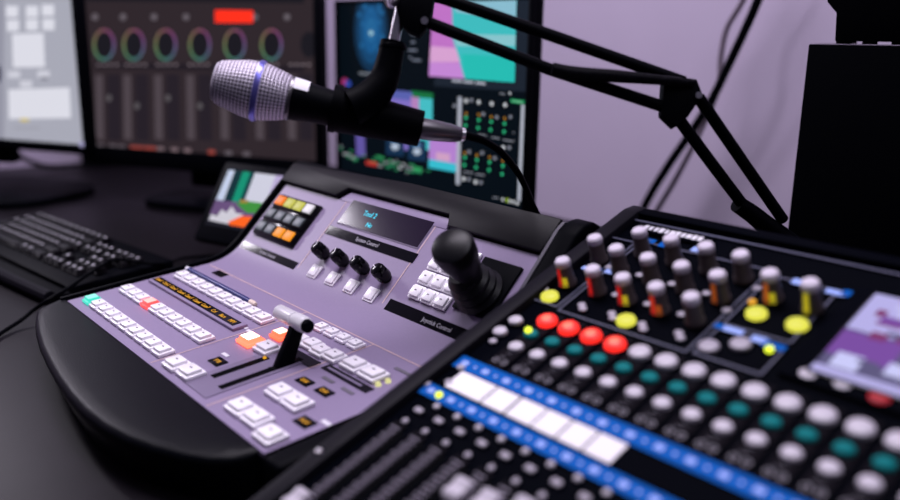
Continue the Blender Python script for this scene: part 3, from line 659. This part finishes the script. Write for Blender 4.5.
def kk(x, y, w=1): put('key', key_me(w*U1-.0016), kbd, KT @ T(V((.004+x*U1+w*U1/2, .012+y*U1, .006))))
for i in range(13): kk(i*1.15, 6.2)
rowsk = [[1]*13+[2], [1.5]+[1]*12+[1.5], [1.8]+[1]*11+[2.2], [2.3]+[1]*10+[2.7], [1.4, 1.2, 1.4, 6.2, 1.4, 1.2, 2.2]]
for r, rw in enumerate(rowsk):
    x = 0
    for w in rw: kk(x, 4.95-r*1.06, w); x += w
for c in range(3):
    for r in (0, 1): kk(15.4+c*1.03, 4.95-1.06*r)
    kk(15.4+c*1.03, .71)
kk(16.43, 1.77)
for r in range(5):
    for c in range(4): kk(18.9+1.03*c, 4.95-1.06*r) if not (c == 3 and r in (2, 4)) else None
kc = [(0, 334), (20, 321), (35, 309), (50, 299), (67, 289), (84, 277), (98, 268), (111, 260.5), (126, 260), (140, 262), (158, 264), (172, 262), (184, 258)]
pts = []
for i, (x, y) in enumerate(kc):
    z = .004 if i < 2 else (.004+.011*(i-1)/2 if i < 3 else .030); z = min(z, .033) if i < 10 else (.034 if i == 10 else .012)
    n = V((0, 0, 1)); pts.append(hit(x, y, (0, 0, {0: .004, 1: .008, 2: .018, 3: .030, 4: .034}.get(i, .036 if i < 10 else (.032, .016, .006)[i-10])), n))
p0 = pts[0]; pts = [V((p0.x+.10, p0.y-.10, .003)), V((p0.x+.04, p0.y-.03, .003))]+pts+[V((pts[-1].x+.005, pts[-1].y+.05, .004))]
tag(put('cable', MB().tube('rubber', pts, .0026, 8, 6)), 'thin black cable draped across the keyboard', 'cable')

# ------------------------------------------------------------------ microphone
tip, tail = at(212.5, 80.5, .80), at(420, 128.5, .825)
ax = (tail-tip).normalized(); zc = (CAM-tip); upv = CU-ax*CU.dot(ax); upv.normalize()
xa = upv.cross(ax).normalized()
MM = Matrix((xa, upv, ax)).transposed().to_4x4(); MM.translation = tip      # local z runs down the microphone, local y is up in the picture
mc = tag(put('microphone', None, None, MM), 'handheld microphone with silver mesh head, held level by the boom arm', 'microphone')
Lm = (tail-tip).length
g = put('grille_front', MB().lathe('grille', [(0, 0), (.010, .0003), (.0170, .0018), (.0198, .0050), (.0214, .010), (.0262, .030), (.0272, .0395)], I4, 48), mc, MM); g['label'] = 'silver woven wire mesh'
put('grille_ring', MB().lathe('bandblue', [(.0272, .0395), (.0284, .0400), (.0287, .0420), (.0284, .0448), (.0268, .0452)], I4, 48), mc, MM)['label'] = 'violet blue band around the mesh'
put('grille_back', MB().lathe('grille', [(.0268, .0452), (.0260, .050), (.0228, .064), (.0204, .0710)], I4, 48), mc, MM)['label'] = 'silver woven wire mesh'
put('collar', MB().lathe('steel', [(.0204, .0710), (.0207, .0715), (.0207, .0735), (.0197, .0742)], I4, 40), mc, MM)
put('body', MB().lathe('black', [(.0197, .0740), (.0193, .080), (.0176, .095), (.0165, .115), (.0150, .150), (.0135, Lm), (0, Lm)], I4, 36), mc, MM)
put('sticker', MB().lathe('tag', [(.0203, .0738), (.0199, .080), (.0191, .0880)], I4, 8, ang=1.15, a0=1.62), mc, MM)['label'] = 'small white sticker'

# ------------------------------------------------------------------ boom arm and clip
piv = at(764, 224, .90)
ba = thing('microphone_boom_arm', (piv.x+.005, piv.y+.01, 0), 'black jointed microphone boom arm rising from behind the mixing console', 'microphone arm')
dA = lambda x, y, d: at(x, y, d)
b = MB(); b.tube('black', [dA(424, 21, .800), dA(550, 69.5, .806), dA(672, 109.5, .815)], .0056, 12, 1); put('upper_tube', b, ba)
b = MB(); b.tube('black', [dA(408, -15, .800), dA(437, -4, .800), dA(550, 35, .806), dA(684, 82, .815)], .0056, 12, 1); put('upper_tube', b, ba)
b = MB(); b.tube('braid', [dA(552, 69, .795), dA(575, 73.5, .797), dA(620, 76.5, .800), dA(660, 80, .802), (dA(694, 83, .806))], [.0060, .0066, .0058, .0046, .0036], 12, 5); put('braided_cable', b, ba)
eb = [(664, 79), (697, 79), (703, 95), (688, 117), (675, 127.5), (662, 115)]
def plate(px, d0, th, k='black', bev=.001):
    q = MB(); a = [at(x, y, d0) for x, y in px]; c = [p+CF*th for p in a]; bm = bmesh.new()
    A = [bm.verts.new(p) for p in a]; B = [bm.verts.new(p) for p in c]; n = len(px); bm.faces.new(A); bm.faces.new(B[::-1])
    for i in range(n): bm.faces.new((A[i], B[i], B[(i+1) % n], A[(i+1) % n]))
    bmesh.ops.recalc_face_normals(bm, faces=list(bm.faces)); bmesh.ops.bevel(bm, geom=list(bm.edges), offset=bev, segments=2, affect='EDGES', profile=.5); q._merge(bm, k, I4); return q
el = put('elbow_bracket', plate(eb, .807, .016), ba)
for x, y in ((699, 95), (683, 79.5), (676, 121)): put('bolt', MB().cyl('chrome' if x == 699 else 'black', at(x, y, .803), at(x, y, .826), .0030), el)
put('lower_tube', MB().tube('black', [dA(699, 98, .818), dA(745, 165, .858), dA(783, 220, .892)], .0058, 12, 1), ba)
put('lower_tube', MB().tube('black', [dA(680, 121, .818), dA(712, 164, .845), dA(746, 209, .875)], .0058, 12, 1), ba)
b = MB(); b.tube('black', [dA(737, 204, .872), dA(752, 214, .880), dA(768, 227, .890), dA(790, 243, .905)], [.0085, .0095, .0105, .0110], 12, 4); put('pivot_block', b, ba)
pb = dA(786, 240, .902)
b = MB(); b.cyl('black', (pb.x, pb.y, .03), (pb.x, pb.y, pb.z), .011); put('post', b, ba)
b = MB(); b.cyl('black', (pb.x, pb.y, 0), (pb.x, pb.y, .03), .034, .028, 24); put('base', b, ba)
hp = [(398, -18), (436, -14), (432, 12), (427, 27), (419, 35), (409, 31), (400, 22), (396, 8)]
hb = put('head_bracket', plate(hp, .792, .016), ba)
put('bolt', MB().cyl('chrome', at(424.5, 20.5, .788), at(424.5, 20.5, .812), .0034), hb); put('bolt', MB().lathe('chrome', [(0, 0), (.006, 0), (.007, .003), (.007, .012), (.0055, .015), (0, .015)], frame(at(392, 3, .797), CR, CU) @ RX(-.3), 18), hb)
put('pin', MB().cyl('chrome', at(401, 8, .800), at(393, 46, .804), .0052), ba)['label'] = 'polished steel pin'
b = MB(); cA, cB = tip+ax*(Lm*.575), tip+ax*(Lm*1.005)
b.cyl('rubber', cA, cB, .0215, .0172, 32); b.cyl('rubber', tip+ax*(Lm*.565), tip+ax*(Lm*.60), .0228, .0224, 32)
b.tube('rubber', [at(352, 108, .800), at(366, 101, .802), at(379, 88, .804), at(386, 74, .805), at(390, 58, .805), at(393, 42, .805)], [.017, .0165, .0150, .0132, .0122, .0118], 20, 5)
b.lathe('rubber', [(.0118, 0), (.0128, .001), (.0128, .004), (.0110, .006), (0, .006)], frame(at(392.5, 45, .805), CR, -CF) @ Matrix.Rotation(0, 4, 'X'), 20)
put('microphone_clip', b, ba)['label'] = 'black rubber clip gripping the microphone'

# ------------------------------------------------------------------ microphone cable with its plug
cn = tail+ax*.0005; ce = at(462, 134.5, .835)
q = [at(460, 134, .834), at(472, 137, .838), at(486, 142, .848), at(502, 153, .870), at(516, 170, .905), (at(526, 188, .945)), at(534, 207, 1.03)]
e = q[-1]; q += [V((e.x-.004, e.y+.035, .12)), V((e.x-.006, e.y+.055, .05)), V((e.x-.03, e.y+.075, .010)), V((e.x-.14, e.y+.085, .008)), V((e.x-.30, e.y+.06, .008))]
xc = tag(put('microphone_cable', MB().tube('rubber', q, [.0042]*2+[.0036]*10, 10, 6), None, I4), 'black cable plugged into the microphone tail, drooping behind the switcher', 'cable')
dirc = (ce-cn).normalized(); cm = dirc.to_track_quat('Z', 'Y').to_matrix().to_4x4(); cm.translation = cn; Lc = (ce-cn).length
put('plug', MB().lathe('steel', [(0, 0), (.0100, 0), (.0104, .003), (.0100, Lc*.35), (.0088, Lc*.7), (.0068, Lc*.96), (.0058, Lc), (0, Lc)], cm, 28), xc)['label'] = 'satin metal cable plug'
put('plug_ring', MB().lathe('chrome', [(.0060, Lc*.97), (.0066, Lc*.98), (.0066, Lc*1.05), (.0054, Lc*1.07)], cm, 24), xc)['label'] = 'shiny ring at the plug end'

# ------------------------------------------------------------------ black cabinet on the right with a device on it
c0 = at(809, 43.2, 1.0); SD = V((.92, .40, 0)).normalized(); SB = V((-SD.y, SD.x, 0))
SM = frame((c0.x, c0.y, 0), SD, SB); hh = c0.z
sp = tag(put('loudspeaker_cabinet', None, None, SM), 'tall plain black cabinet standing behind the right end of the mixing console', 'speaker cabinet')
put('cabinet', MB().box('cabinet', (.125, .105, hh/2), (.25, .21, hh-.002), I4, bev=.0015), sp, SM)
for x, y in ((.02, .02), (.23, .02), (.02, .19), (.23, .19)): put('foot', MB().cyl('rubber', (x, y, 0), (x, y, .004), .01), sp, SM)
bx = .0270
dv = tag(put('equipment_case', None, None, SM @ T(V((bx, .005, hh)))), 'black boxy device with chamfered lower edge on the tall black cabinet', 'device')
DMm = SM @ T(V((bx, .005, hh)))
z0 = .003
b = MB(); b.prism('cabinet', [(0, z0), (.19, z0), (.19, .155), (-.013, .155), (-.013, .046), (-.002, .034)], 0, -.16, frame((0, 0, 0), (1, 0, 0), (0, 0, 1)), bev=.001)
put('case', b, dv, DMm)
for x, y in ((.009, .010), (.036, .012), (.066, .012), (.13, .012), (.009, .14), (.13, .14)): put('foot', MB().cyl('rubber', (x, y, 0), (x, y, z0+.001), .008 if x > .01 else .0085), dv, DMm)

# ------------------------------------------------------------------ cables hanging on the wall
def wc(px, r, k, label, y):
    pts = [hit(x, yy, (0, y, 0), V((0, 1, 0))) for x, yy in px]; return tag(put('cable', MB().tube(k, pts, r, 10, 6)), label, 'cable')
wc([(786, -70), (758, 0), (744, 32), (729, 64), (712, 99), (692, 131), (668, 166), (646, 203), (628, 245)], .0078, 'black', 'thick black cable slanting down the wall behind the boom arm', 1.06)
wc([(772, -60), (742, 2), (727, 28), (721, 56), (719, 84), (710, 110), (694, 144), (674, 182), (655, 214), (640, 245)], .0052, 'wallcable', 'thinner grey cable bowing beside the thick black wall cable', 1.085)

pts = [hit(x, y, (-1.36, 0, 0), V((1, 0, 0))) for x, y in ((8, 120), (13, 142), (20, 156), (34, 163), (52, 166.5))]
for v in pts: v.z = max(v.z, .012)
q = pts[-1]; pts += [V((-1.35, q.y+.10, max(.011, q.z-.03))), V((-1.33, q.y+.22, .009)), V((-1.25, q.y+.34, .009))]
tag(put('cable', MB().tube('rubber', pts, .006, 8, 6)), 'black cable curving down behind the leftmost monitor', 'cable')

# ------------------------------------------------------------------ camera
cd = bpy.data.cameras.new('camera'); co = bpy.data.objects.new('camera', cd); col.objects.link(co)
cmx = Matrix((CR, CU, -CF)).transposed().to_4x4(); cmx.translation = CAM; co.matrix_world = cmx
cd.sensor_width = 36; cd.sensor_fit = 'HORIZONTAL'; cd.lens = FPX/900*36; cd.clip_start = .01
cd.dof.use_dof = True; cd.dof.focus_distance = .93; cd.dof.aperture_fstop = 2.2
bpy.context.scene.camera = co

# ------------------------------------------------------------------ light
def area(name, loc, tgt, size, e, c, sy=None):
    l = bpy.data.lights.new(name, 'AREA'); l.energy = e; l.color = c; l.size = size
    if sy: l.shape = 'RECTANGLE'; l.size_y = sy
    o = bpy.data.objects.new(name, l); col.objects.link(o); o.location = loc
    o.rotation_euler = (V(tgt)-V(loc)).to_track_quat('-Z', 'Y').to_euler(); return o
area('ceiling_lamp', (.02, .12, 1.85), (.25, .2, 0), .7, 42, (.94, .86, 1.0), 1.2)
area('ceiling_lamp', (1.3, .1, 2.0), (.6, .3, 0), .7, 12, (.90, .86, 1.0), 1.2)
area('wall_lamp', (-1.38, -.105, .92), (.4, .8, .3), .12, 6.5, (.94, .88, 1.0), .34)
w = bpy.data.worlds.new('world'); bpy.context.scene.world = w; w.use_nodes = True
bg = w.node_tree.nodes['Background']; bg.inputs['Color'].default_value = (.36, .33, .5, 1); bg.inputs['Strength'].default_value = .12
vs = bpy.context.scene.view_settings; vs.view_transform = 'Standard'; vs.look = 'None'; vs.exposure = 0; vs.gamma = 1; vs.use_curve_mapping = False
